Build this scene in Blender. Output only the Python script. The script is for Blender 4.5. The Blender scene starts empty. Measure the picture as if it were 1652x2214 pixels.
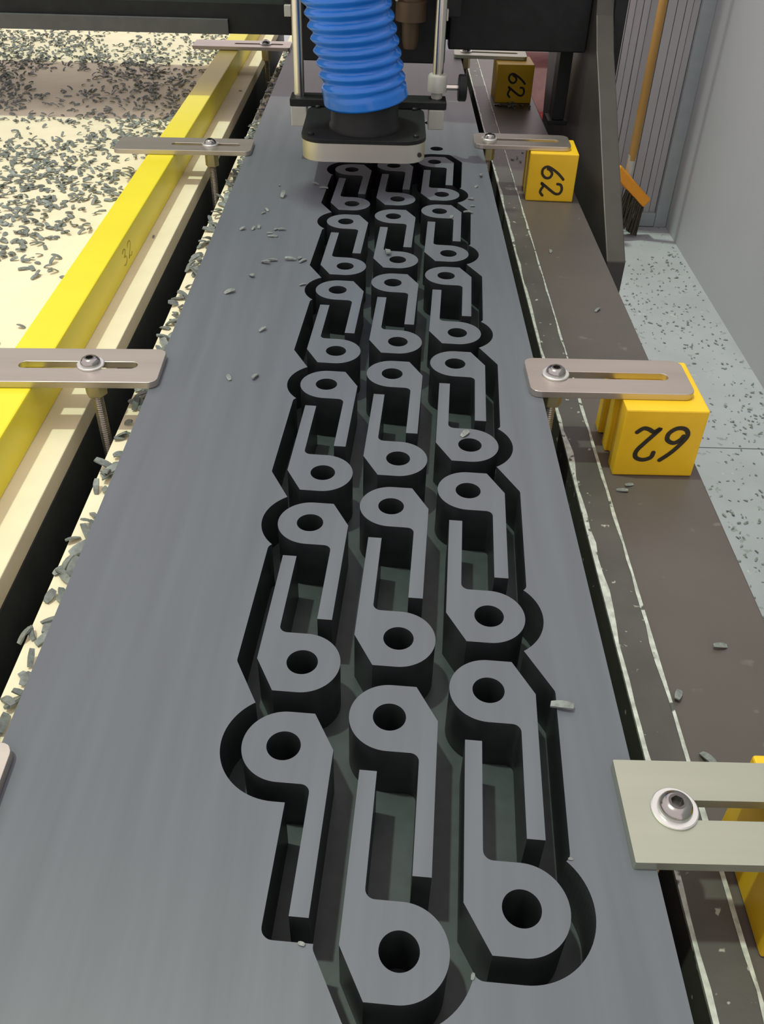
import bpy, bmesh, math, random
from mathutils import Vector, Matrix, noise
R = math.radians
PI = math.pi
rnd = random.Random(7)
scn = bpy.context.scene
COL = scn.collection

# ------------------------------------------------------------------ camera
cam_d = bpy.data.cameras.new('camera')
cam = bpy.data.objects.new('camera', cam_d)
COL.objects.link(cam)
CX = Vector((0.99968, 0.01294, 0.02169))
CY = Vector((0.02497, -0.63427, -0.77271))      # image down
CZ = Vector((0.00376, 0.77300, -0.63439))       # view direction
m = Matrix.Identity(4)
for i in range(3):
    m[i][0] = CX[i]; m[i][1] = -CY[i]; m[i][2] = -CZ[i]
m[0][3], m[1][3], m[2][3] = 0.03873, -0.22948, 0.32079
cam.matrix_world = m
cam_d.sensor_fit = 'VERTICAL'
cam_d.sensor_height = 36.0
cam_d.lens = 1897.0 / 2214.0 * 36.0
cam_d.clip_start = 0.01
cam_d.clip_end = 60
scn.camera = cam

# ------------------------------------------------------------------ light
world = bpy.data.worlds.new('world')
scn.world = world
world.use_nodes = True
bg = world.node_tree.nodes['Background']
bg.inputs[0].default_value = (0.95, 0.815, 0.82, 1)
bg.inputs[1].default_value = 1.08
sun_d = bpy.data.lights.new('sun', 'SUN')
sun_d.energy = 1.60
sun_d.angle = R(2.0)
sun_d.color = (0.88, 1.0, 0.80)
sun = bpy.data.objects.new('sun', sun_d)
COL.objects.link(sun)
sun.rotation_euler = Vector((0.28, -0.06, -1.0)).to_track_quat('-Z', 'Y').to_euler()
sun.location = (-0.6, 0.5, 2.5)

scn.view_settings.view_transform = 'Standard'
scn.view_settings.look = 'None'
scn.view_settings.gamma = 1
scn.view_settings.use_curve_mapping = False
scn.view_settings.exposure = 0.0

# ------------------------------------------------------------------ materials
def nt(name):
    mt = bpy.data.materials.new(name)
    mt.use_nodes = True
    t = mt.node_tree
    return mt, t, t.nodes['Principled BSDF']

def mat(name, col, rough=0.5, metal=0.0, var=0.06, scale=40.0, stretch=(1, 1, 1), bump=0.0, bscale=200.0,
        spec=0.5, dark=None, spots=None, sub=0.0):
    """Procedural material: base colour modulated by (stretched) noise, optional speckle and bump."""
    mt, t, p = nt(name)
    N, L = t.nodes, t.links
    tc = N.new('ShaderNodeTexCoord')
    mp = N.new('ShaderNodeMapping')
    mp.inputs['Scale'].default_value = stretch
    L.new(tc.outputs['Object'], mp.inputs[0])
    nz = N.new('ShaderNodeTexNoise')
    nz.inputs['Scale'].default_value = scale
    nz.inputs['Detail'].default_value = 5
    L.new(mp.outputs[0], nz.inputs['Vector'])
    rp = N.new('ShaderNodeValToRGB')
    rp.color_ramp.elements[0].position = 0.3
    rp.color_ramp.elements[1].position = 0.7
    lo = dark if dark else tuple(c * (1 - var) for c in col)
    hi = tuple(min(1, c * (1 + var)) for c in col)
    rp.color_ramp.elements[0].color = (*lo, 1)
    rp.color_ramp.elements[1].color = (*hi, 1)
    L.new(nz.outputs['Fac'], rp.inputs[0])
    out = rp.outputs[0]
    for (sc, thr, scol, soft) in (spots or []):
        v = N.new('ShaderNodeTexNoise')
        v.inputs['Scale'].default_value = sc
        v.inputs['Detail'].default_value = 2
        L.new(tc.outputs['Object'], v.inputs['Vector'])
        r2 = N.new('ShaderNodeValToRGB')
        r2.color_ramp.elements[0].position = thr
        r2.color_ramp.elements[1].position = min(1, thr + soft)
        r2.color_ramp.elements[0].color = (0, 0, 0, 1)
        r2.color_ramp.elements[1].color = (1, 1, 1, 1)
        L.new(v.outputs['Fac'], r2.inputs[0])
        mx = N.new('ShaderNodeMixRGB')
        mx.inputs[2].default_value = (*scol, 1)
        L.new(r2.outputs[0], mx.inputs[0])
        L.new(out, mx.inputs[1])
        out = mx.outputs[0]
    L.new(out, p.inputs['Base Color'])
    p.inputs['Roughness'].default_value = rough
    p.inputs['Metallic'].default_value = metal
    p.inputs['Specular IOR Level'].default_value = spec
    if bump:
        b = N.new('ShaderNodeBump')
        b.inputs['Strength'].default_value = bump
        b.inputs['Distance'].default_value = 0.001
        n2 = N.new('ShaderNodeTexNoise')
        n2.inputs['Scale'].default_value = bscale
        n2.inputs['Detail'].default_value = 4
        L.new(mp.outputs[0], n2.inputs['Vector'])
        L.new(n2.outputs['Fac'], b.inputs['Height'])
        L.new(b.outputs[0], p.inputs['Normal'])
    return mt

M = {}
M['sheet'] = mat('grey_plastic_sheet', (0.118, 0.136, 0.156), 0.40, var=0.09, scale=90, stretch=(1, 0.05, 1), bump=0.05, bscale=300,
                 spots=[(9, 0.74, (0.20, 0.15, 0.19), 0.1)])
M['core'] = mat('dark_milled_plastic', (0.022, 0.027, 0.028), 0.38, var=0.15, scale=120, spec=0.35)  # same sheet plastic, with the shade inside the cuts painted into its colour
M['corefloor'] = mat('dark_milled_floor', (0.046, 0.064, 0.064), 0.45, var=0.15, scale=120)  # pocket floor: sheet colour darkened to carry the shade deep in the kerf
M['chip'] = mat('grey_plastic_chip', (0.21, 0.24, 0.225), 0.45, var=0.35, scale=300)
M['cream'] = mat('cream_board', (0.90, 0.83, 0.60), 0.65, var=0.05, scale=25, bump=0.08, bscale=150)
M['yellow'] = mat('yellow_plastic', (0.90, 0.78, 0.028), 0.38, var=0.03, scale=20, bump=0.02)
M['block'] = mat('yellow_block_plastic', (0.90, 0.58, 0.015), 0.42, var=0.05, scale=40, bump=0.02)
M['ink'] = mat('black_marker_ink', (0.030, 0.026, 0.012), 0.6, var=0.2, scale=400)
M['inkfaint'] = mat('faded_marker_ink', (0.48, 0.38, 0.03), 0.6, var=0.2, scale=400)
M['slotblack'] = mat('dark_green_black_slot', (0.05, 0.06, 0.055), 0.5, var=0.2, scale=40)
M['black'] = mat('black_painted_steel', (0.020, 0.024, 0.024), 0.5, var=0.15, scale=60, bump=0.05, spec=0.15)
M['blackstrip'] = mat('dark_grey_steel_strip', (0.075, 0.085, 0.085), 0.55, var=0.12, scale=60)
M['blackplastic'] = mat('black_plastic', (0.018, 0.021, 0.021), 0.42, var=0.1, scale=80, spec=0.18)
M['leg'] = mat('charcoal_painted_plate', (0.052, 0.050, 0.043), 0.38, var=0.12, scale=30, bump=0.05, spec=0.4)
M['table'] = mat('brown_grey_painted_steel', (0.095, 0.085, 0.076), 0.40, var=0.10, scale=12, bump=0.06, bscale=400,
                 spots=[(70, 0.70, (0.14, 0.13, 0.12), 0.06)])
M['rail'] = mat('worn_dark_rail', (0.080, 0.078, 0.070), 0.42, var=0.15, scale=30, bump=0.1, bscale=300,
                spots=[(160, 0.68, (0.40, 0.42, 0.36), 0.05)])
M['wear'] = mat('bare_metal_worn_edge', (0.55, 0.60, 0.54), 0.4, metal=0.3, var=0.3, scale=200,
                spots=[(110, 0.64, (0.10, 0.11, 0.09), 0.05)])
M['steel'] = mat('brushed_clamp_steel', (0.54, 0.50, 0.45), 0.38, metal=0.9, var=0.06, scale=60, stretch=(0.1, 1, 1), bump=0.03, bscale=500)
M['steel2'] = mat('bright_clamp_steel', (0.47, 0.50, 0.41), 0.42, metal=0.85, var=0.05, scale=60, stretch=(0.1, 1, 1), bump=0.03, bscale=500)
M['bolt'] = mat('zinc_bolt', (0.42, 0.42, 0.40), 0.2, metal=1.0, var=0.05)
M['washer'] = mat('zinc_washer', (0.80, 0.82, 0.80), 0.30, metal=0.8, var=0.05)
M['stud'] = mat('zinc_threaded_rod', (0.42, 0.40, 0.33), 0.4, metal=0.8, var=0.15, scale=300)
M['nut'] = mat('yellow_zinc_nut', (0.55, 0.50, 0.28), 0.4, metal=0.7, var=0.1)
M['socketwall'] = mat('bolt_socket_steel', (0.16, 0.16, 0.15), 0.3, metal=0.9)
M['socket'] = mat('dark_socket', (0.02, 0.02, 0.02), 0.5)
M['alu'] = mat('brushed_aluminium', (0.68, 0.68, 0.60), 0.36, metal=0.85, var=0.04, scale=50, stretch=(0.05, 0.05, 1), bump=0.03)
M['alub'] = mat('pale_grey_bracket', (0.50, 0.52, 0.46), 0.5, metal=0.2, var=0.05)
M['chrome'] = mat('ground_rod_steel', (0.66, 0.65, 0.58), 0.25, metal=1.0, var=0.04)
M['hose'] = mat('blue_ribbed_plastic', (0.012, 0.19, 0.70), 0.2, var=0.10, scale=30, spec=0.6)
M['brass'] = mat('brown_tool_body', (0.10, 0.07, 0.04), 0.5, metal=0.3, var=0.1)
M['floor'] = mat('pale_grey_floor', (0.385, 0.41, 0.435), 0.6, var=0.08, scale=6, bump=0.05,
                 spots=[(55, 0.66, (0.28, 0.31, 0.31), 0.05), (38, 0.72, (0.62, 0.62, 0.58), 0.08)])
M['joint'] = mat('floor_joint_grout', (0.22, 0.23, 0.23), 0.8)
M['wall'] = mat('grey_wall_panel', (0.40, 0.43, 0.44), 0.62, var=0.04, scale=2.0)
M['slat'] = mat('pale_grey_slat', (0.44, 0.45, 0.46), 0.6, var=0.04, scale=5)
M['slatback'] = mat('pinkish_partition_gap', (0.30, 0.25, 0.28), 0.7)
M['frame'] = mat('blue_grey_frame', (0.36, 0.42, 0.43), 0.45, metal=0.2, var=0.05)
M['wood'] = mat('varnished_broom_wood', (0.42, 0.24, 0.055), 0.5, var=0.12, scale=30, stretch=(1, 1, 0.1))
M['orange'] = mat('orange_plastic', (0.85, 0.34, 0.02), 0.4, var=0.04)
M['bristle'] = mat('dark_bristles', (0.05, 0.045, 0.03), 0.9, var=0.4, scale=200)
M['red'] = mat('red_painted_steel', (0.36, 0.035, 0.045), 0.45, var=0.1)
M['pinkbox'] = mat('pale_pink_carton', (0.50, 0.30, 0.28), 0.7, var=0.1)
M['white'] = mat('white_painted_bar', (0.60, 0.64, 0.64), 0.5, var=0.04)
M['green'] = mat('green_grey_rail_face', (0.16, 0.24, 0.15), 0.5, var=0.5, scale=160, stretch=(1, 1, 0.05))
M['led'] = mat('green_lamp_lens', (0.05, 0.45, 0.06), 0.3)

# ------------------------------------------------------------------ mesh helpers
def finish(name, bm, mt, parent=None, loc=(0, 0, 0), rot=(0, 0, 0), smooth=False, bevel=0.0, seg=2):
    me = bpy.data.meshes.new(name)
    bmesh.ops.recalc_face_normals(bm, faces=bm.faces)
    bm.to_mesh(me); bm.free()
    return link(name, me, mt, parent, loc, rot, smooth, bevel, seg)

def link(name, me, mt, parent=None, loc=(0, 0, 0), rot=(0, 0, 0), smooth=False, bevel=0.0, seg=2):
    if mt is not None and not me.materials:
        me.materials.append(M[mt])
    o = bpy.data.objects.new(name, me)
    COL.objects.link(o)
    o.location = loc; o.rotation_euler = rot
    o.parent = parent
    if smooth:
        for p in me.polygons: p.use_smooth = True
        if smooth != 'all':
            bmx = bmesh.new(); bmx.from_mesh(me)
            for e in bmx.edges:
                if len(e.link_faces) == 2 and e.calc_face_angle(0) > R(38): e.smooth = False
            bmx.to_mesh(me); bmx.free()
    if bevel:
        b = o.modifiers.new('bevel', 'BEVEL')
        b.width = bevel; b.segments = seg; b.limit_method = 'ANGLE'; b.angle_limit = R(40)
    return o

def tag(o, label=None, cat=None, group=None, kind=None):
    if label: o['label'] = label
    if cat: o['category'] = cat
    if group: o['group'] = group
    if kind: o['kind'] = kind
    return o

def empty(name, loc=(0, 0, 0), rz=0.0, label=None, cat=None, group=None):
    o = bpy.data.objects.new(name, None)
    o.empty_display_size = 0.02
    COL.objects.link(o)
    o.location = loc; o.rotation_euler = (0, 0, rz)
    return tag(o, label, cat, group)

def add_box(bm, x0, x1, y0, y1, z0, z1, mtx=None):
    vs = [bm.verts.new(v) for v in ((x0, y0, z0), (x1, y0, z0), (x1, y1, z0), (x0, y1, z0),
                                    (x0, y0, z1), (x1, y0, z1), (x1, y1, z1), (x0, y1, z1))]
    for f in ((0, 3, 2, 1), (4, 5, 6, 7), (0, 1, 5, 4), (1, 2, 6, 5), (2, 3, 7, 6), (3, 0, 4, 7)):
        bm.faces.new([vs[i] for i in f])
    if mtx: bmesh.ops.transform(bm, matrix=mtx, verts=vs)
    return vs

def box(name, b, mt, parent=None, bevel=0.0, loc=(0, 0, 0), rot=(0, 0, 0), seg=2):
    bm = bmesh.new(); add_box(bm, *b)
    return finish(name, bm, mt, parent, loc, rot, bevel=bevel, seg=seg)

def add_lathe(bm, prof, n=32, axis='Z', cap=True):
    """prof: list of (radius, height)."""
    rings = []
    for r, h in prof:
        ring = []
        for k in range(n):
            a = 2 * PI * k / n
            x, y = r * math.cos(a), r * math.sin(a)
            v = {'Z': (x, y, h), 'X': (h, x, y), 'Y': (x, h, y)}[axis]
            ring.append(bm.verts.new(v))
        rings.append(ring)
    for a, b in zip(rings, rings[1:]):
        for k in range(n):
            bm.faces.new((a[k], a[(k + 1) % n], b[(k + 1) % n], b[k]))
    if cap:
        bm.faces.new(rings[0]); bm.faces.new(rings[-1])

def lathe(name, prof, mt, parent=None, n=32, axis='Z', loc=(0, 0, 0), rot=(0, 0, 0)):
    bm = bmesh.new(); add_lathe(bm, prof, n, axis)
    return finish(name, bm, mt, parent, loc, rot, smooth=True)

def add_prism(bm, outer, holes, z0, z1):
    """Extruded polygon with holes."""
    edges = []
    loops = []
    for lp in [outer] + list(holes):
        vs = [bm.verts.new((x, y, z1)) for x, y in lp]
        es = [bm.edges.new((vs[i], vs[(i + 1) % len(vs)])) for i in range(len(vs))]
        edges += es; loops.append(vs)
    res = bmesh.ops.triangle_fill(bm, use_beauty=True, use_dissolve=False, edges=edges)
    top = [f for f in res['geom'] if isinstance(f, bmesh.types.BMFace)]
    low = {}
    for vs in loops:
        for v in vs: low[v] = bm.verts.new((v.co.x, v.co.y, z0))
    for f in top:
        bm.faces.new([low[v] for v in reversed(f.verts)])
    for vs in loops:
        for i in range(len(vs)):
            a, b = vs[i], vs[(i + 1) % len(vs)]
            bm.faces.new((a, b, low[b], low[a]))

def arc(cx, cy, r, a0, a1, n):
    return [(cx + r * math.cos(R(a0 + (a1 - a0) * i / n)), cy + r * math.sin(R(a0 + (a1 - a0) * i / n))) for i in range(n + 1)]

def rrect(x0, x1, y0, y1, r, n=6):
    return (arc(x1 - r, y0 + r, r, -90, 0, n) + arc(x1 - r, y1 - r, r, 0, 90, n) +
            arc(x0 + r, y1 - r, r, 90, 180, n) + arc(x0 + r, y0 + r, r, 180, 270, n))

def circle(cx, cy, r, n=40):
    return [(cx + r * math.cos(2 * PI * i / n), cy + r * math.sin(2 * PI * i / n)) for i in range(n)]

def fillet(p0, p1, p2, r, n=6):
    """Round corner p1 of a polygon with radius r."""
    a = (Vector(p0) - Vector(p1)).normalized(); b = (Vector(p2) - Vector(p1)).normalized()
    ang = math.acos(max(-1, min(1, a.dot(b))))
    d = r / math.tan(ang / 2)
    s = Vector(p1) + a * d; e = Vector(p1) + b * d
    c = Vector(p1) + (a + b).normalized() * (r / math.sin(ang / 2))
    a0 = math.atan2(s.y - c.y, s.x - c.x); a1 = math.atan2(e.y - c.y, e.x - c.x)
    while a1 - a0 > PI: a1 -= 2 * PI
    while a1 - a0 < -PI: a1 += 2 * PI
    return [(c.x + r * math.cos(a0 + (a1 - a0) * i / n), c.y + r * math.sin(a0 + (a1 - a0) * i / n)) for i in range(n + 1)]

def tube(bm, pts, r, n=10, caps=True):
    """Tube along 3D points; r scalar or list."""
    rings = []
    P = [Vector(p) for p in pts]
    up = None
    for i, p in enumerate(P):
        t = (P[min(i + 1, len(P) - 1)] - P[max(i - 1, 0)]).normalized()
        if up is None:
            up = Vector((0, 0, 1)) if abs(t.z) < 0.9 else Vector((1, 0, 0))
        u = (up - t * up.dot(t)).normalized(); w = t.cross(u); up = u
        rr = r[i] if isinstance(r, (list, tuple)) else r
        rings.append([bm.verts.new(p + (u * math.cos(2 * PI * k / n) + w * math.sin(2 * PI * k / n)) * rr) for k in range(n)])
    for a, b in zip(rings, rings[1:]):
        for k in range(n): bm.faces.new((a[k], a[(k + 1) % n], b[(k + 1) % n], b[k]))
    if caps: bm.faces.new(rings[0]); bm.faces.new(rings[-1])

# ================================================================== SETTING
FZ = -0.75
WX = 0.945
BY = 2.575
fl = box('floor', (-3.2, 3.2, -1.5, 6.5, FZ - 0.10, FZ - 0.008), 'joint'); tag(fl, 'pale grey speckled workshop floor strewn with chips', 'floor', kind='structure')
sx = [-3.2, -2.1, -0.9, 0.3, 1.5, 2.7, 3.2]
sy = [-1.5, -0.45, 0.75, 1.32, 2.52, 3.72, 4.92, 6.5]
for i in range(len(sx) - 1):
    for j in range(len(sy) - 1):
        box('floor_slab', (sx[i] + .0015, sx[i + 1] - .0015, sy[j] + .0015, sy[j + 1] - .0015, FZ - 0.008, FZ), 'floor', fl)

# long smooth wall panel on the right, faintly bowed
bm = bmesh.new()
prev = None
NX, NZ = 26, 10
grid = []
for i in range(NX + 1):
    y = -1.5 + (BY + 0.0 + 1.5) * i / NX
    row = []
    for k in range(NZ + 1):
        z = FZ + 2.0 * k / NZ
        row.append(bm.verts.new((WX - 0.018 + 0.018 * (y + 1.5) / 4.1 + 0.0015 * math.sin(y * 2.1) * math.sin(k * .6), y, z)))
    grid.append(row)
for i in range(NX):
    for k in range(NZ):
        bm.faces.new((grid[i][k], grid[i + 1][k], grid[i + 1][k + 1], grid[i][k + 1]))
ret = bmesh.ops.extrude_face_region(bm, geom=list(bm.faces))
for v in [g for g in ret['geom'] if isinstance(g, bmesh.types.BMVert)]: v.co.x += 0.06
wr = finish('wall_right', bm, 'wall', smooth=True); tag(wr, 'smooth grey wall panel running along the right side', 'wall', kind='structure')

# partition behind: frame and vertical slats
wb = box('wall_back', (0.60, 0.9045, BY + 0.012, BY + 0.04, FZ + 0.04, 1.25), 'slatback'); tag(wb, 'pale slatted partition in a metal frame', 'wall', kind='structure')
x = 0.602
while x < 0.905:
    w_ = 0.021 + rnd.uniform(-0.003, 0.006)
    box('slat', (x, x + w_ - 0.0018, BY + 0.002 + rnd.uniform(0, .005), BY + 0.012, FZ + 0.04, 1.25), 'slat', wb, bevel=0.001)
    x += w_
box('bottom_rail', (0.60, 0.9045, BY - 0.012, BY + 0.03, FZ + 0.002, FZ + 0.045), 'frame', wb, bevel=0.002)
box('post', (0.905, 0.944, BY - 0.012, BY + 0.03, FZ, 1.25), 'frame', wb, bevel=0.002)

# ================================================================== ROUTER TABLE
T0, T1 = -0.55, 1.75
PZ = -0.0555          # top of the right-hand plank
tb = empty('router_table', (0.0, 0.5, FZ), label='dark steel router table carrying the boards and the clamped sheet', cat='table')
def tbox(name, b, mt, bevel=0.0):
    return box(name, (b[0], b[1], b[2] - 0.5, b[3] - 0.5, b[4] - FZ, b[5] - FZ), mt, tb, bevel)
tbox('side_plank', (0.1985, 0.2705, T0, T1, -0.090, PZ), 'table', 0.0015)
rl = tbox('edge_rail', (0.1760, 0.1975, T0, T1, -0.090, -0.0515), 'rail', 0.001)
# worn bright arrises of the rail
for (xa, xb, nm) in ((0.1756, 0.1774, 1), (0.1964, 0.1980, 2)):
    bm = bmesh.new()
    n = 160
    vs = []
    for i in range(n + 1):
        y = T0 + (T1 - T0) * i / n - 0.5
        g = (0.0009 if y > -0.1 else 0.0014) + (0.0028 if y > -0.1 else 0.0045) * abs(noise.noise(Vector((y * 22, nm * 7.3, 0)))) + 0.0008 * abs(noise.noise(Vector((y * 90, nm, 3))))
        if nm == 1: ps = [(xa - 0.00005, -0.0535), (xa - 0.0001, -0.0513), (xa + g + 0.0004, -0.0512)]
        else: ps = [(xb + 0.00005, -0.0530), (xb + 0.0001, -0.0513), (xb - g * .7 - 0.0003, -0.0512)]
        vs.append([bm.verts.new((px, y, pz - FZ)) for px, pz in ps])
    for a, b in zip(vs, vs[1:]):
        for k in range(2): bm.faces.new((a[k], a[k + 1], b[k + 1], b[k]))
    finish('worn_edge', bm, 'wear', rl)
tbox('slot_channel', (0.1505, 0.1755, T0, T1, -0.125, -0.118), 'black')
tbox('slot_channel', (-0.176, -0.148, T0, T1, -0.125, -0.118), 'black')
tbox('channel_wall', (0.1440, 0.1500, T0, T1, -0.125, -0.0475), 'black')
tbox('sub_board', (-0.1475, 0.1435, T0, T1, -0.125, -0.0475), 'slotblack')
tbox('sub_board', (-1.30, -0.1768, T0, T1, -0.125, -0.0475), 'slotblack')
tbox('side_beam', (0.1760, 0.2660, T0, T1, -0.22, -0.0905), 'black')
tbox('cross_beam', (-1.30, 0.1755, -0.45, -0.35, -0.22, -0.1255), 'black')
tbox('cross_beam', (-1.30, 0.1755, 1.35, 1.45, -0.22, -0.1255), 'black')
for (lx, ly) in ((0.21, -0.42), (0.21, 1.40), (-1.25, -0.42), (-1.25, 1.40)):
    tbox('leg', (lx - .035, lx + .035, ly - .035, ly + .035, FZ, -0.2205), 'black', 0.003)

cb = box('spoil_board', (-0.1475, 0.1500, 0, T1 - T0, 0, 0.0150), 'cream', loc=(0, T0, -0.0470), bevel=0.0008)
tag(cb, 'cream board lying under the grey plastic sheet, edge showing left', 'board')
lb = box('spoil_board', (-1.30, -0.1770, 0, T1 - T0, 0, 0.0150), 'cream', loc=(0, T0, -0.0470), bevel=0.0008)
tag(lb, 'wide cream board left of the dark slot, littered with grey chips', 'board')

yb = empty('support_bar', (-0.2165, T0, -0.0319), label='long bright yellow plastic bar lying on the wide cream board', cat='bar')
box('bar_body', (-0.0150, 0.0150, 0, T1 - T0, 0, 0.0318), 'yellow', yb, bevel=0.0012)

# ================================================================== GREY SHEET + CUT PARTS
PART_ROT = R(-3.9115)
COLV = Vector((0.04585, 0.01662)); ROW = 0.15035; SIX = Vector((0.00413, -0.10289))
hr, ax, R0, bx, by, tw, TL = 0.00747, 0.01126, 0.01818, 0.02176, -0.00028, 0.00743, 0.07372
KW = 0.0092
TH = 0.0320
FLOORZ = -0.0314

def part_outline():
    p = [(bx - tw, -TL), (bx, -TL), (bx, by), (ax, R0)]
    p += arc(0, 0, R0, 90, 270, 36)
    p += fillet((0, -R0), (bx - tw, -R0), (bx - tw, -TL), 0.0040, 6)
    return p

def line_x(p, d, q, e):
    c = d[0] * e[1] - d[1] * e[0]
    s = ((q[0] - p[0]) * e[1] - (q[1] - p[1]) * e[0]) / c
    return (p[0] + d[0] * s, p[1] + d[1] * s)

def kerf_outline(w):
    d = Vector((ax - bx, R0 - by)).normalized()
    n = Vector((d.y, -d.x))
    q = Vector((bx, by)) + n * w
    Bm = line_x((bx + w, 0), (0, 1), q, d)
    Am = line_x((0, R0 + w), (1, 0), q, d)
    c0 = (bx - tw - w, -TL - w); c1 = (bx + w, -TL - w); cin = (bx - tw - w, -R0 - w)
    r = w * 0.5
    p = fillet(cin, c0, c1, r) + fillet(c0, c1, Bm, r) + fillet(c1, Bm, Am, r) + fillet(Bm, Am, (0, R0 + w), r)
    # arc from the top tangent round to where the underside leaves; underside exists only right of cin
    p += arc(0, 0, R0 + w, 90, 270, 40)
    if cin[0] > 0.0005: p.append(cin)
    else:
        p = [v for v in p if True]
    return p

def placed(poly, pos, flip):
    a = PART_ROT + (PI if flip else 0)
    c, s = math.cos(a), math.sin(a)
    return [(pos.x + c * x - s * y, pos.y + s * x + c * y) for x, y in poly]

bm = bmesh.new()
add_prism(bm, part_outline(), [circle(0, 0, hr, 40)], FLOORZ + 0.0002, 0.0)
me_part = bpy.data.meshes.new('cut_part'); bmesh.ops.recalc_face_normals(bm, faces=bm.faces); bm.to_mesh(me_part); bm.free()
me_part.materials.append(M['sheet'])
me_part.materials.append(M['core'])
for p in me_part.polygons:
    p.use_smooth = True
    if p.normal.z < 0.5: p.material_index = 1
_b = bmesh.new(); _b.from_mesh(me_part)
for e in _b.edges:
    if len(e.link_faces) == 2 and e.calc_face_angle(0) > R(30): e.smooth = False
_b.to_mesh(me_part); _b.free()

ORD = ['nearest', 'second nearest', 'third nearest', 'fourth nearest', 'fifth nearest', 'farthest']
COLN = ['left', 'middle', 'right']
slots = []
for j in range(6):
    for c in range(3):
        p9 = COLV * c + Vector((0, ROW)) * j
        slots.append((c, j, False, p9))
        if not (c == 0 and j == 0): slots.append((c, j, True, p9 + SIX))
for c, j, flip, pos in slots:
    o = link('cut_part', me_part, None, None, (pos.x, pos.y, 0), (0, 0, PART_ROT + (PI if flip else 0)))
    jj = j
    side = 'ring end toward camera' if flip else 'ring end away from camera'
    if flip and c == 0: od = ORD[j - 1] if j < 5 else 'farthest'
    else: od = ORD[j]
    tag(o, f'grey hook-shaped part, {side}, {od} such in the {COLN[c]} column', 'plastic part', 'hook-shaped parts cut from the grey sheet')

# the sheet itself, with the routed pocket taken out
bm = bmesh.new()
add_box(bm, -0.1215, 0.1500, T0, T1 - 0.15, -TH, 0.0)
sheet = finish('plastic_sheet', bm, 'sheet')
tag(sheet, 'long thick grey plastic sheet with rows of routed hook shapes', 'plastic sheet')
bm = bmesh.new()
ko = kerf_outline(KW)
SLIV = [(0.0193, 0.0247), (0.0307, 0.0402)]
for c, j, flip, pos in slots:
    add_prism(bm, placed(ko, pos, flip), [], FLOORZ, 0.02)
for c in range(3):
    p9 = COLV * c + Vector((0, ROW)) * 6
    for pos in (p9, p9 + SIX):
        add_prism(bm, circle(pos.x, pos.y, hr, 32), [], FLOORZ, 0.02)
for c in range(2):
    for j in range(6):
        p9 = COLV * c + Vector((0, ROW)) * j
        for off in SLIV:
            add_prism(bm, circle(p9.x + off[0], p9.y + off[1], 0.0034, 14), [], FLOORZ, 0.02)
bmesh.ops.recalc_face_normals(bm, faces=bm.faces)
me_c = bpy.data.meshes.new('cutter'); bm.to_mesh(me_c); bm.free()
cut = bpy.data.objects.new('cutter', me_c); COL.objects.link(cut)
bo = sheet.modifiers.new('cut', 'BOOLEAN'); bo.operation = 'DIFFERENCE'; bo.solver = 'EXACT'; bo.use_self = True; bo.object = cut
bpy.context.view_layer.update()
dg = bpy.context.evaluated_depsgraph_get()
me_s = bpy.data.meshes.new_from_object(sheet.evaluated_get(dg))
sheet.modifiers.clear()
old = sheet.data; sheet.data = me_s; me_s.name = 'plastic_sheet'
bpy.data.meshes.remove(old); bpy.data.objects.remove(cut); bpy.data.meshes.remove(me_c)
me_s.materials.clear()
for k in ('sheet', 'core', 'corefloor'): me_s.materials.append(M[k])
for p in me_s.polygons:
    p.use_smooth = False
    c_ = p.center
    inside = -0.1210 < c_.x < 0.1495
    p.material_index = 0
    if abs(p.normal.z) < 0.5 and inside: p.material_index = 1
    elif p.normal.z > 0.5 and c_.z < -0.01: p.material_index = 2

# ================================================================== CLAMPS
def hexagon(r, a0=0.0): return [(r * math.cos(a0 + PI / 3 * i), r * math.sin(a0 + PI / 3 * i)) for i in range(6)]

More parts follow.
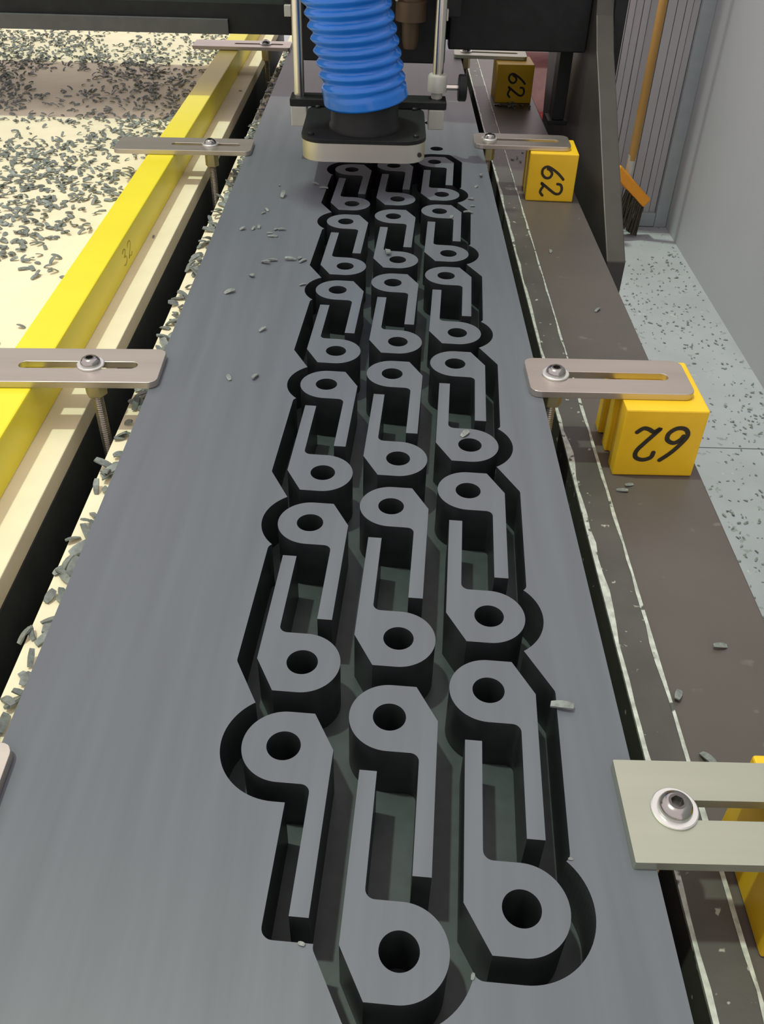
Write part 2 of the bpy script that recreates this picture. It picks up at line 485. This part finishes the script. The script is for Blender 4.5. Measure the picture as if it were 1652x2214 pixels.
def make_clamp(xtip, xtail, y, xbolt, slot, rad, mt, label, rz=0.0, tiltx=0.0, big=1.0):
    """Slotted strap lying on the sheet edge; origin under the bolt at sheet-top height."""
    t = empty('hold_down_clamp', (xbolt, y, 0.0002), rz, label, 'clamp', 'slotted steel hold-down clamps')
    a, b = sorted((xtip - xbolt, xtail - xbolt)); hw = 0.0232
    s0, s1 = sorted((slot[0] - xbolt, slot[1] - xbolt)); sr = 0.0045
    bm = bmesh.new()
    add_prism(bm, rrect(a, b, -hw, hw, rad, 5), [rrect(s0, s1, -sr, sr, sr * .98, 6)], 0.0, 0.0050)
    finish('strap', bm, mt, t, bevel=0.0006, seg=2)
    lathe('washer', [(0.0042, 0.0050), (0.0092, 0.0050), (0.0095, 0.0054), (0.0095, 0.0062), (0.0090, 0.0066), (0.0042, 0.0066)], 'washer', t, 36)
    bm = bmesh.new()
    prof = [(0.0040, 0.0062), (0.0069, 0.0066), (0.0070, 0.0074), (0.0066, 0.0088), (0.0057, 0.0101), (0.0044, 0.0109), (0.0036, 0.0111)]
    add_lathe(bm, prof, 30, cap=False)
    hd = finish('bolt_head', bm, 'bolt', t, smooth=True)
    bm = bmesh.new()
    # hex socket: ring to hexagon and its recessed walls
    n = 30
    outer = [bm.verts.new((0.0036 * math.cos(2 * PI * k / n), 0.0036 * math.sin(2 * PI * k / n), 0.0111)) for k in range(n)]
    def hexr(a):
        a = (a + PI / 6) % (PI / 3) - PI / 6
        return 0.0024 / math.cos(a)
    inn = [bm.verts.new((hexr(2 * PI * k / n) * math.cos(2 * PI * k / n), hexr(2 * PI * k / n) * math.sin(2 * PI * k / n), 0.0111)) for k in range(n)]
    low = [bm.verts.new((v.co.x, v.co.y, 0.0082)) for v in inn]
    for k in range(n):
        q = (k + 1) % n
        bm.faces.new((outer[k], outer[q], inn[q], inn[k])); bm.faces.new((inn[k], inn[q], low[q], low[k]))
    bm.faces.new(low)
    finish('hex_socket', bm, 'socketwall', hd)
    # threaded stud down into the slot
    bm = bmesh.new()
    prof = []
    z = 0.004
    while z > -0.117:
        prof += [(0.0040, z), (0.0034, z - 0.0009)]; z -= 0.0018
    add_lathe(bm, list(reversed(prof)), 14)
    finish('threaded_stud', bm, 'stud', t)
    bm = bmesh.new(); add_prism(bm, hexagon(0.0078), [circle(0, 0, 0.0041, 18)], -0.0185, -0.0008)
    finish('nut', bm, 'nut', t, bevel=0.0006)
    return t

CL = 'slotted steel clamp'
make_clamp(0.1408, 0.2560, -0.0300, 0.1612, (0.1525, 0.242), 0.0006, 'steel2', 'square-cornered slotted steel clamp, right of the sheet and nearest the camera')
make_clamp(0.1412, 0.2550, 0.3130, 0.1612, (0.1520, 0.241), 0.0070, 'steel', 'round-cornered slotted steel clamp on the block whose number is upside down', R(0.5))
make_clamp(0.1408, 0.2540, 0.8580, 0.1590, (0.1520, 0.241), 0.0090, 'steel', 'slotted steel clamp at the right, on the block just before the gantry leg', R(-1.0))
make_clamp(0.1400, 0.2540, 1.3100, 0.1590, (0.1520, 0.241), 0.0050, 'steel2', 'farthest slotted steel clamp on the right side, under the gantry beam', R(-2.0))
make_clamp(-0.1130, -0.2660, -0.0300, -0.1640, (-0.131, -0.212), 0.0060, 'steel', 'rounded steel clamp tip cut off by the left picture edge, nearest the camera', R(2))
make_clamp(-0.1165, -0.2720, 0.3100, -0.1660, (-0.1335, -0.2160), 0.0065, 'steel', 'scratched steel clamp lying across the yellow bar, cut by the left picture edge', R(2.0))
make_clamp(-0.1160, -0.2700, 0.8090, -0.1640, (-0.1300, -0.2080), 0.0065, 'steel', 'steel clamp lying whole across the middle of the yellow bar', R(1.0))
make_clamp(-0.1200, -0.2740, 1.3250, -0.1600, (-0.1320, -0.2100), 0.0040, 'steel', 'farthest steel clamp on the left side, under the gantry beam', R(0.5))

# ================================================================== YELLOW BLOCKS with hand-drawn numbers
def smooth_stroke(pts, n=6):
    out = []
    P = [Vector(p) for p in pts]
    for i in range(len(P) - 1):
        p0, p1, p2, p3 = P[max(i - 1, 0)], P[i], P[i + 1], P[min(i + 2, len(P) - 1)]
        for k in range(n):
            t = k / n
            out.append(0.5 * ((2 * p1) + (p2 - p0) * t + (2 * p0 - 5 * p1 + 4 * p2 - p3) * t * t + (3 * p1 - p0 - 3 * p2 + p3) * t ** 3))
    out.append(P[-1])
    return out

def ribbon(bm, pts, w, th=0.00015):
    """Marker stroke in the XZ plane, facing -Y, with round ends."""
    P = smooth_stroke(pts)
    def disc(c, r):
        ring = [bm.verts.new((c.x + r * math.cos(2 * PI * k / 12), -th, c.y + r * math.sin(2 * PI * k / 12))) for k in range(12)]
        bm.faces.new(ring)
    L_, R_ = [], []
    for i, p in enumerate(P):
        t = (P[min(i + 1, len(P) - 1)] - P[max(i - 1, 0)]).normalized()
        n = Vector((-t.y, t.x)) * w * 0.5
        L_.append(bm.verts.new((p.x + n.x, -th, p.y + n.y))); R_.append(bm.verts.new((p.x - n.x, -th, p.y - n.y)))
    for i in range(len(P) - 1):
        bm.faces.new((L_[i], L_[i + 1], R_[i + 1], R_[i]))
    th *= 1.1
    disc(P[0], w * 0.5); disc(P[-1], w * 0.5)

SIXS = [(0.66, 1.02), (0.44, 0.80), (0.24, 0.52), (0.10, 0.22), (0.20, 0.02), (0.42, 0.0), (0.60, 0.16), (0.60, 0.36), (0.42, 0.46), (0.26, 0.36), (0.20, 0.24)]
TWOS = [(0.10, 0.78), (0.14, 0.94), (0.34, 1.02), (0.54, 0.94), (0.56, 0.74), (0.40, 0.48), (0.20, 0.20), (0.08, 0.02), (0.22, 0.12), (0.38, 0.04), (0.52, 0.02), (0.66, 0.14)]
def number_mesh(rotdeg, h, wst):
    bm = bmesh.new()
    a = R(rotdeg)
    def tf(p, ox):
        x = (p[0] + ox - 0.76) * h; y = (p[1] - 0.5) * h
        return (x * math.cos(a) - y * math.sin(a), x * math.sin(a) + y * math.cos(a))
    ribbon(bm, [tf(p, 0.04) for p in SIXS], wst)
    ribbon(bm, [tf(p, 0.82) for p in TWOS], wst)
    return bm

def make_block(x0, y0, rz, rotnum, h, off, grooves, label, w=0.0615, d=0.062):
    t = empty('stop_block', (x0 + w / 2, y0 + d / 2, PZ + 0.0001), rz, label, 'block', 'yellow numbered blocks under the right clamps')
    hx, hy = w / 2, d / 2
    if grooves:
        poly = [(-hx, -hy), (hx, -hy), (hx, hy), (-hx, hy)]
        g = []
        for (ya, yb_) in ((0.004, -0.003), (0.019, 0.011)):
            pass
        poly = [(-hx, -hy), (hx, -hy), (hx, hy), (-hx, hy),
                (-hx, 0.020), (-hx + 0.0035, 0.020), (-hx + 0.0035, 0.008), (-hx, 0.008),
                (-hx, -0.004), (-hx + 0.0035, -0.004), (-hx + 0.0035, -0.017), (-hx, -0.017)]
    else:
        poly = [(-hx, -hy), (hx, -hy), (hx, hy), (-hx, hy)]
    bm = bmesh.new(); add_prism(bm, poly, [], 0.0, -PZ - 0.0001)
    finish('block_body', bm, 'block', t, bevel=0.0012)
    if rotnum is not None:
        finish('marker_number', number_mesh(rotnum, h, h * 0.125), 'ink', t, loc=(off[0], -hy - 0.0001, 0.028 + off[1]))['label'] = 'handwritten black 62'
    return t

make_block(0.2040, -0.0610, R(-0.5), 180, 0.026, (0, 0), False, 'yellow plastic block cut by the right picture edge, under the nearest clamp')
make_block(0.2055, 0.2775, R(0.5), 180, 0.0265, (0.001, 0.0), True, 'grooved yellow plastic block with the number 62 written upside down', 0.057, 0.067)
make_block(0.2065, 0.8250, R(-2.0), -90, 0.025, (0.0005, -0.003), False, 'yellow block with sideways 62 standing beside the gantry leg foot', 0.056, 0.056)
make_block(0.2050, 1.2560, R(1.5), -90, 0.025, (0.003, -0.001), False, 'farthest yellow-orange block with sideways 62, half under the gantry beam', 0.057, 0.057)

# faded 32 on the side of the bar
def mark32():
    bm = bmesh.new()
    three = [(0.1, 0.9), (0.35, 1.0), (0.55, 0.85), (0.4, 0.6), (0.3, 0.52), (0.55, 0.45), (0.62, 0.2), (0.4, 0.0), (0.1, 0.08)]
    def tf(p, ox): return ((p[0] + ox) * 0.022, (p[1] - 0.5) * 0.014)
    ribbon(bm, [tf(p, 0) for p in three], 0.0011)
    ribbon(bm, [tf(p, 0.85) for p in TWOS], 0.0011)
    return bm
finish('faded_mark', mark32(), 'inkfaint', yb, loc=(0.0151, 0.535 - T0, 0.0155), rot=(0, 0, R(90)))['label'] = 'faint handwritten 32'

# ================================================================== DUST SHOE
SZ = 0.033
ds = empty('dust_shoe', (0.0142, 0.735, SZ), 0, 'aluminium-rimmed black vacuum shoe hanging over the grey sheet', 'dust shoe')
def rr2(w, d, r, n=8): return rrect(-w / 2, w / 2, -d / 2, d / 2, r, n)
bm = bmesh.new(); add_prism(bm, rr2(0.1240, 0.126, 0.022), [rr2(0.1160, 0.118, 0.018)], 0.0, 0.0175)
finish('rim', bm, 'alu', ds, smooth=True)
bm = bmesh.new(); add_prism(bm, rr2(0.1255, 0.1275, 0.023), [], 0.0176, 0.0215)
finish('top_plate', bm, 'blackplastic', ds, bevel=0.0008)
lathe('hose_collar', [(0.0365, 0.0216), (0.0360, 0.026), (0.0345, 0.028), (0.0340, 0.062)], 'blackplastic', ds, 40, loc=(0.0, -0.0185, 0))
for (sx_, sy_) in ((-0.0525, -0.048), (0.0525, -0.048), (-0.0525, 0.048), (0.0525, 0.048)):
    lathe('screw', [(0.003, 0.0216), (0.003, 0.0234), (0.002, 0.0242)], 'blackplastic', ds, 14, loc=(sx_, sy_, 0))
lathe('rim_screw', [(0.0022, -0.0008), (0.0022, 0.001)], 'socket', ds, 12, axis='Y', loc=(0.0565, -0.0568, 0.007))
box('cross_bracket', (-0.0830, 0.0870, 0.050, 0.078, 0.0217, 0.0295), 'blackplastic', ds, 0.001)
for s, xx in ((-1, -0.0735), (1, 0.0765)):
    box('bracket_block', (xx - .0085, xx + .0085, 0.050, 0.076, 0.0010, 0.0216), 'alub', ds, 0.001)
for xx, nm in ((-0.0735, 0), (0.0765, 1)):
    lathe('guide_rod', [(0.0058, 0.0296), (0.0058, 0.26)], 'chrome', ds, 24, loc=(xx, 0.066, 0))
lathe('rod_collar', [(0.0060, 0.0300), (0.0062, 0.036), (0.0105, 0.037), (0.0105, 0.052), (0.0090, 0.054), (0.0060, 0.054)], 'alub', ds, 28, loc=(0.0765, 0.066, 0))
lathe('thumb_screw', [(0.0030, 0.010), (0.0030, 0.0250)], 'chrome', ds, 14, axis='X', loc=(0.0765, 0.066, 0.041))
lathe('thumb_knob', [(0.0030, 0.0225), (0.0125, 0.0228), (0.0135, 0.0240), (0.0135, 0.0310), (0.0120, 0.0320)], 'blackplastic', ds, 20, axis='X', loc=(0.0765, 0.066, 0.041))

# blue ribbed hose: helical wire ribs on a gently bending axis
def hose_mesh():
    bm = bmesh.new()
    n = 72
    zs = 420
    Ht = 0.62
    rings = []
    pitch = 0.0215
    for i in range(zs + 1):
        s = Ht * i / zs
        # axis leans left and then back over the beam
        cx_ = 0.0155 - 0.21 * s - 0.25 * s * s
        cy_ = 0.722 + 0.05 * s - 0.10 * s * s
        cz_ = 0.0800 + s
        ring = []
        for k in range(n):
            a = 2 * PI * k / n
            ph = (2 * (s / pitch - a / (2 * PI))) % 1.0
            d = min(ph, 1 - ph)                              # 0 at crest
            rib = (0.5 + 0.5 * math.cos(2 * PI * d)) ** 0.8
            cuff = 1.0 if s > 0.018 else max(0.0, (s - 0.008) / 0.010)
            r = 0.0392 + 0.0043 * rib * cuff + 0.0034 * (1 - cuff)
            r += 0.0006 * math.sin(3 * a + s * 30)
            # lower cuff is cut slightly oblique
            zc = cz_ + (0.006 * math.cos(a - 0.3) if s < 0.02 else 0) * max(0, 1 - s / 0.02)
            ring.append(bm.verts.new((cx_ + r * math.cos(a), cy_ + r * math.sin(a), zc)))
        rings.append(ring)
    for a, b in zip(rings, rings[1:]):
        for k in range(n): bm.faces.new((a[k], a[(k + 1) % n], b[(k + 1) % n], b[k]))
    inner = []
    for i in range(0, zs + 1, 6):
        c = sum((v.co for v in rings[i]), Vector()) / n
        inner.append([bm.verts.new((c.x + 0.0372 * math.cos(2 * PI * k / n), c.y + 0.0372 * math.sin(2 * PI * k / n), c.z)) for k in range(n)])
    for a, b in zip(inner, inner[1:]):
        for k in range(n): bm.faces.new((b[k], b[(k + 1) % n], a[(k + 1) % n], a[k]))
    for k in range(n): bm.faces.new((rings[-1][k], rings[-1][(k + 1) % n], inner[-1][(k + 1) % n], inner[-1][k]))
    for k in range(n): bm.faces.new((inner[0][k], inner[0][(k + 1) % n], rings[0][(k + 1) % n], rings[0][k]))
    return bm
ho = finish('vacuum_hose', hose_mesh(), 'hose', smooth='all')
tag(ho, 'bright blue ribbed vacuum hose rising from the dust shoe', 'hose')

# ================================================================== TOOL CARRIAGE (behind the hose)
tc_ = empty('tool_carriage', (0.015, 1.0, 0.053), 0, 'black spindle carriage mounted on the front of the gantry beam', 'carriage')
box('carriage_body', (-0.0985, 0.0935, 0.002, 0.0395, 0, 0.42), 'blackplastic', tc_, 0.002)
box('side_bracket', (-0.1050, -0.0800, -0.040, 0.0015, 0.055, 0.30), 'blackplastic', tc_, 0.002)
box('side_bracket', (0.0830, 0.1080, -0.040, 0.0015, 0.060, 0.30), 'blackplastic', tc_, 0.002)
for xx in (-0.0995, 0.088):
    box('rod_clip', (xx - 0.004, xx + 0.004, -0.048, -0.0405, 0.058, 0.070), 'alub', tc_, 0.0006)
lathe('tool_body', [(0.008, 0.000), (0.010, 0.008), (0.011, 0.030), (0.019, 0.031), (0.019, 0.052), (0.014, 0.053), (0.014, 0.09)], 'brass', tc_, 28, loc=(0.0480, -0.0195, 0.022))
box('motor_housing', (0.015, 0.080, -0.040, 0.0015, 0.125, 0.30), 'blackplastic', tc_, 0.003)
lathe('indicator_lamp', [(0.0045, -0.0455), (0.0045, -0.0405)], 'led', tc_, 16, axis='Y', loc=(0.055, 0.0, 0.138))
for (xa, za) in ((0.030, 0.105), (0.074, 0.118)):
    bm = bmesh.new()
    tube(bm, [(xa, -0.030, za - .03), (xa + .004, -0.034, za - .01), (xa + .002, -0.033, za + .02)], 0.0018, 8)
    finish('cable', bm, 'alub', tc_, smooth=True)

# ================================================================== GANTRY
ga = empty('router_gantry', (0, 1.04, FZ), 0, 'black gantry with a long cross beam and a slanted right leg', 'gantry')
def gbox(name, b, mt, bevel=0.0):
    return box(name, (b[0], b[1], b[2] - 1.04, b[3] - 1.04, b[4] - FZ, b[5] - FZ), mt, ga, bevel)
gbox('beam', (-1.40, 0.2895, 1.0460, 1.1300, 0.0730, 0.108), 'black')
gbox('rail_face', (-1.40, 0.2895, 1.1100, 1.1500, 0.1082, 0.42), 'green')
gbox('beam_upper', (-1.40, 0.2895, 1.1502, 1.3550, 0.2000, 0.42), 'black')
# lower cover strips in front of the beam
xs = [-1.40, -0.4940, -0.1700]
for i in range(2):
    gbox('cover_strip', (xs[i] + .001, xs[i + 1] - .001, 1.0400, 1.0458, 0.0730, 0.0905), 'blackstrip', 0.0006)
gbox('front_box', (0.1130, 0.2895, 1.0200, 1.0455, 0.0665, 0.42), 'black', 0.002)
gbox('bearing_post', (0.2650, 0.2820, 1.0600, 1.0900, -0.0260, 0.0660), 'black', 0.001)
gbox('post_foot', (0.2600, 0.2860, 1.0560, 1.0940, -0.0320, -0.0262), 'black', 0.001)
# leg plate: profile in y,z
prof = [(0.7220, -0.0850), (0.7820, -0.0440), (0.8420, -0.0010), (0.9000, 0.0430), (0.9560, 0.0820), (0.9900, 0.1150), (1.0150, 0.1600), (1.0200, 0.42), (1.33, 0.42), (1.33, 0.10),
        (1.30, -0.05), (1.26, -0.20), (0.7220, -0.20)]
bm = bmesh.new()
add_prism(bm, [(y - 1.04, z - FZ) for y, z in prof], [], 0.0, 0.0215)
bmesh.ops.transform(bm, matrix=Matrix(((0, 0, 1, 0.2900), (1, 0, 0, 0), (0, 1, 0, 0), (0, 0, 0, 1))), verts=bm.verts)
finish('leg_plate', bm, 'leg', ga, bevel=0.0012)
gbox('outer_column', (0.3120, 0.3270, 0.9900, 1.3200, -0.1500, 0.42), 'black', 0.002)
gbox('far_side_leg', (-1.4350, -1.4005, 0.80, 1.33, FZ + 0.001, 0.42), 'black', 0.002)
gbox('leg_foot', (0.2905, 0.3450, 0.80, 1.25, FZ + 0.001, -0.2005), 'black')

# ================================================================== BROOM by the partition
bro = empty('broom', (0.770, 2.48, FZ), 0, 'wooden-handled broom with orange head leaning by the slatted partition', 'broom')
lathe('handle', [(0.0115, 0.235), (0.0120, 0.30), (0.0120, 1.30), (0.008, 1.308)], 'wood', bro, 18, rot=(R(0.3), R(0.0), 0))
lathe('ferrule', [(0.0105, 0.170), (0.0125, 0.175), (0.0125, 0.25)], 'alub', bro, 16)
bm = bmesh.new()
add_box(bm, -0.080, 0.080, -0.020, 0.020, -0.016, 0.016)
finish('broom_head', bm, 'orange', bro, loc=(0.010, 0.0, 0.160), rot=(R(-5), R(42), R(8)), bevel=0.006)
bm = bmesh.new()
for i in range(60):
    u = rnd.uniform(0.0, 0.10); v = rnd.uniform(-0.016, 0.016)
    bx_, bz_ = 0.002 + u * 0.62, 0.140 - u * 0.58
    tube(bm, [(bx_, v, bz_ + .01), (bx_ - 0.012 + rnd.uniform(-.01, .01), v * 1.3, max(0.001, bz_ - 0.08))], 0.003, 5)
finish('bristles', bm, 'bristle', bro)['kind'] = 'stuff'

# ================================================================== RED RACK beyond the table
ra = empty('red_rack', (0.50, 2.45, FZ), 0, 'red steel rack with pale boxes beyond the table', 'rack')
for (lx, ly) in ((-0.12, 0), (0.105, 0), (-0.12, 0.3), (0.105, 0.3)):
    box('upright', (lx - .018, lx + .018, ly - .015, ly + .015, 0, 0.62), 'red', ra, 0.002)
for zz in (0.12, 0.34, 0.54):
    box('shelf', (-0.138, 0.123, 0.0155, 0.284, zz, zz + 0.02), 'red', ra, 0.002)
    box('shelf_lip', (-0.101, 0.086, -0.012, 0.012, zz - .012, zz + 0.028), 'red', ra, 0.002)
for (xa, xb, zz, h) in ((-0.09, 0.00, 0.1405, 0.13), (0.01, 0.08, 0.1405, 0.10), (-0.09, 0.06, 0.3605, 0.12)):
    c_ = box('carton', (-(xb - xa) / 2, (xb - xa) / 2, 0, 0.20, 0, h), 'pinkbox', loc=(0.50 + (xa + xb) / 2, 2.475, FZ + zz), bevel=0.003)
    tag(c_, {(-0.09, 0.13): 'small pale carton at the left of the red rack lower shelf', (0.01, 0.10): 'small pale carton at the right of the red rack lower shelf',
             (-0.09, 0.12): 'wide pale carton on the red rack middle shelf'}[(xa, h)], 'carton')
wb_ = box('white_bar', (-0.16, 0.16, -0.02, 0.02, 0, 0.05), 'white', loc=(0.50, 2.30, FZ + 0.0005), bevel=0.003)
tag(wb_, 'white bar lying on the floor before the red rack', 'bar')

# ================================================================== CHIPS
def chip_mesh(i):
    r = random.Random(100 + i)
    L_, W_, T_ = 0.0078 * r.uniform(.75, 1.25), 0.0034 * r.uniform(.8, 1.25), 0.0007 * r.uniform(.8, 1.5)
    bend = r.uniform(0.15, 0.9)
    n = 4
    bm = bmesh.new()
    rows = []
    for k in range(n + 1):
        t = k / n - 0.5
        a = t * bend * 1.6
        zc = L_ * bend * 0.22 * (0.25 - t * t) * 4 * 0.5
        w = W_ * (1 - 0.45 * (abs(t) * 2) ** 2 * r.uniform(.5, 1.0))
        sk = 0.15 * W_ * t
        rows.append([bm.verts.new((t * L_, -w / 2 + sk, zc)), bm.verts.new((t * L_, w / 2 + sk, zc + 0.0004 * r.uniform(-1, 1))),
                     bm.verts.new((t * L_, w / 2 + sk, zc + T_)), bm.verts.new((t * L_, -w / 2 + sk, zc + T_))])
    for a, b in zip(rows, rows[1:]):
        for k in range(4): bm.faces.new((a[k], a[(k + 1) % 4], b[(k + 1) % 4], b[k]))
    bm.faces.new(rows[0]); bm.faces.new(rows[-1])
    bmesh.ops.recalc_face_normals(bm, faces=bm.faces)
    me = bpy.data.meshes.new('plastic_chip'); bm.to_mesh(me); bm.free()
    me.materials.append(M['chip'])
    return me
CHIP = [chip_mesh(i) for i in range(8)]
def put_chip(x, y, z, label, group, scale=1.0, tilt=0.5, rz=None):
    o = bpy.data.objects.new('plastic_chip', rnd.choice(CHIP))
    COL.objects.link(o)
    ex, ey = rnd.uniform(-tilt, tilt), rnd.uniform(-tilt, tilt)
    o.rotation_euler = (ex, ey, rnd.uniform(0, 2 * PI) if rz is None else rz)
    s = scale * rnd.uniform(0.8, 1.2)
    o.scale = (s, s, s)
    o.location = (x, y, z)
    # rest the lowest corner on the surface
    mw = o.rotation_euler.to_matrix()
    low = min((mw @ (v.co * s)).z for v in o.data.vertices)
    o.location.z = z - low + 0.00005
    return tag(o, label, 'chip', group)

# on the sheet and the parts (positions read on the sheet plane)
def unproj(px, py, z):
    d = CX * ((px - 826) / 1897.0) + CY * ((py - 1107) / 1897.0) + CZ
    c = Vector((0.03873, -0.22948, 0.32079))
    return c + d * ((z - c.z) / d.z)
for (px, py, s) in ((612, 425, 1.3), (568, 715, 1.0), (545, 598, .8), (588, 565, .9), (575, 570, .9), (628, 563, .9), (655, 566, .8), (577, 455, .8),
                    (583, 505, .9), (597, 497, 1.0), (610, 498, .9), (548, 496, .9), (560, 492, .8), (525, 497, 1.0), (590, 512, .8), (648, 560, .7),
                    (655, 617, .8), (570, 462, .6), (682, 400, 1.0), (700, 408, 1.0), (1018, 432, 1.0), (1012, 462, 1.0), (1022, 447, .8), (1040, 382, .9), (604, 402, .6), (1030, 405, .7)):
    p = unproj(px, py, 0)
    put_chip(p.x, p.y, 0.0, 'small grey plastic chip lying loose on the far half of the grey sheet', 'chips on the grey sheet', s, 0.25)
for (px, py, s, lab) in ((497, 633, 1.0, 'grey chip alone on the sheet, left of the fourth row of parts'), (552, 817, .8, 'small grey chip on the sheet, right one of a pair left of the third row'),
                         (495, 818, .9, 'small grey chip on the sheet, left one of a pair left of the third row'),
                         (1215, 1530, 1.15, 'pale grey chip on the sheet right of the near kerf edge'),
                         (1005, 940, 0.9, 'pale sliver lying on a ring of the right column'),
                         (838, 548, 1.5, 'crumpled pale chip lying on a middle column part'), (976, 470, .8, 'pale chip lying on a far right column part'),
                         (1234, 1858, .4, 'tiny pale curl at the right kerf edge beside the nearest right ring'), (1022, 2112, .4, 'tiny pale curl at the kerf edge below the nearest two rings'),
                         (652, 2042, .4, 'tiny pale curl below the nearest left tail end')):
    p = unproj(px, py, 0)
    put_chip(p.x, p.y, 0.0, lab, 'single chips on the sheet', s, 0.2)
# on the right plank and rail
for (px, py, s) in ((1190, 545, .9), (1292, 672, .9), (1555, 1400, .9), (1440, 1475, 1.0), (1465, 1506, 1.0), (1488, 1605, 1.2), (1500, 1640, 1.2), (1475, 1625, 1.0), (1360, 1050, .8),
                    (1345, 1062, .7), (1530, 1648, 1.2), (1125, 350, .8), (1118, 342, .8), (1108, 345, .8), (1130, 330, .7)):
    p = unproj(px, py, PZ)
    if p.x > 0.2025 and p.x < 0.268:
        put_chip(p.x, p.y, PZ, 'grey plastic chip lying loose on the brown-grey table plank at the right', 'chips on the right plank', s, 0.3)
for k in range(26):
    put_chip(rnd.uniform(0.205, 0.262), 1.245 + rnd.gauss(0, 0.006) - 0.004, PZ, 'small chip heaped at the foot of the farthest yellow block', 'chips at the farthest block', 0.9, 0.4)
# along the left edge of the sheet on the cream ledge
for k in range(120):
    y = rnd.uniform(-0.02, 0.78)
    x = -0.1360 - abs(rnd.gauss(0, 0.0055))
    if x < -0.1475: x = -0.138
    put_chip(x, y, -0.032, 'grey plastic chip on the narrow cream ledge beside the sheet', 'chips on the cream ledge', 1.25, 0.6)

def stuff(name, spots, mt, label, cat, seed, parent=None):
    """Many tiny bent chips in one mesh: spots are (x, y, z, scale)."""
    r = random.Random(seed)
    V, F = [], []
    for (x, y, z, s) in spots:
        src = CHIP[r.randrange(len(CHIP))]
        mx_ = Matrix.Rotation(r.uniform(0, 2 * PI), 3, 'Z') @ Matrix.Rotation(r.uniform(-.5, .5), 3, 'X') @ Matrix.Rotation(r.uniform(-.5, .5), 3, 'Y')
        cs = [mx_ @ (v.co * s) for v in src.vertices]
        lo = min(c.z for c in cs)
        b = len(V)
        V += [(c.x + x, c.y + y, c.z - lo + z) for c in cs]
        F += [tuple(b + i for i in p.vertices) for p in src.polygons]
    me = bpy.data.meshes.new(name); me.from_pydata(V, [], F); me.update()
    o = link(name, me, mt)
    return tag(o, label, cat, kind='stuff')

def dens(x, y):
    a = noise.noise(Vector((x * 9, y * 4.5, 1.7))) * 0.9 + noise.noise(Vector((x * 22, y * 11, 5.1))) * 0.55
    near = max(0.0, min(1.0, (y - 0.50) / 0.25))
    far = max(0.0, min(1.0, (y - 0.95) / 0.3))
    return a + 0.55 * near + 0.15 * far - 0.22
left = []
r2 = random.Random(21)
tries = 0
while len(left) < 3900 and tries < 90000:
    tries += 1
    y = r2.uniform(0.22, 1.66); x = r2.uniform(-0.235 - 0.05 - 0.36 * y, -0.235)
    if dens(x, y) > r2.uniform(0.0, 0.75): left.append((x, y))
left.sort(key=lambda p: (p[0] + 0.0) ** 2 * 0.2 + (p[1] + 0.23) ** 2)
for (x, y) in left[:100]:
    put_chip(x, y, -0.032, 'dark grey chip lying on the near part of the wide cream board', 'near chips on the wide cream board', 1.0, 0.45)
stuff('chip_litter', [(x, y, -0.032, r2.uniform(.75, 1.2)) for x, y in left[100:]], 'chip', 'dense litter of dark grey chips across the far cream board', 'chips', 5)
led = []
while len(led) < 170:
    y = r2.uniform(0.78, 1.5); x = -0.1340 - abs(r2.gauss(0, 0.006))
    if x > -0.147: led.append((x, y, -0.032, 1.1))
stuff('ledge_chips', led, 'chip', 'line of grey chips on the far end of the cream ledge', 'chips', 8)
# in the bar's shadow strip and on the bar
for (px, py) in ((344, 480), (332, 513), (262, 628), (213, 700), (520, 197), (465, 230)):
    p = unproj(px, py, -0.032)
    if p.x > -0.201 + 0.004: put_chip(p.x, p.y, -0.032, 'single dark chip on the bare strip right of the yellow bar', 'chips right of the yellow bar', 0.7, 0.2)
# floor swarf
fs = []
while len(fs) < 2600:
    x = r2.uniform(0.30, 0.93); y = r2.uniform(0.6, 4.2)
    if 0.27 < x < 0.37 and 0.77 < y < 1.28: continue
    if 0.32 < x < 0.68 and 2.2 < y < 2.85: continue
    if 0.68 < x < 0.90 and 2.38 < y < 2.8: continue
    if noise.noise(Vector((x * 5, y * 4, 9.0))) + 0.6 > r2.uniform(0, 1.0): fs.append((x, y, FZ, r2.uniform(.45, 1.15)))
stuff('floor_swarf', fs, 'chip', 'scattered grey chips over the pale floor along the wall', 'chips', 11)
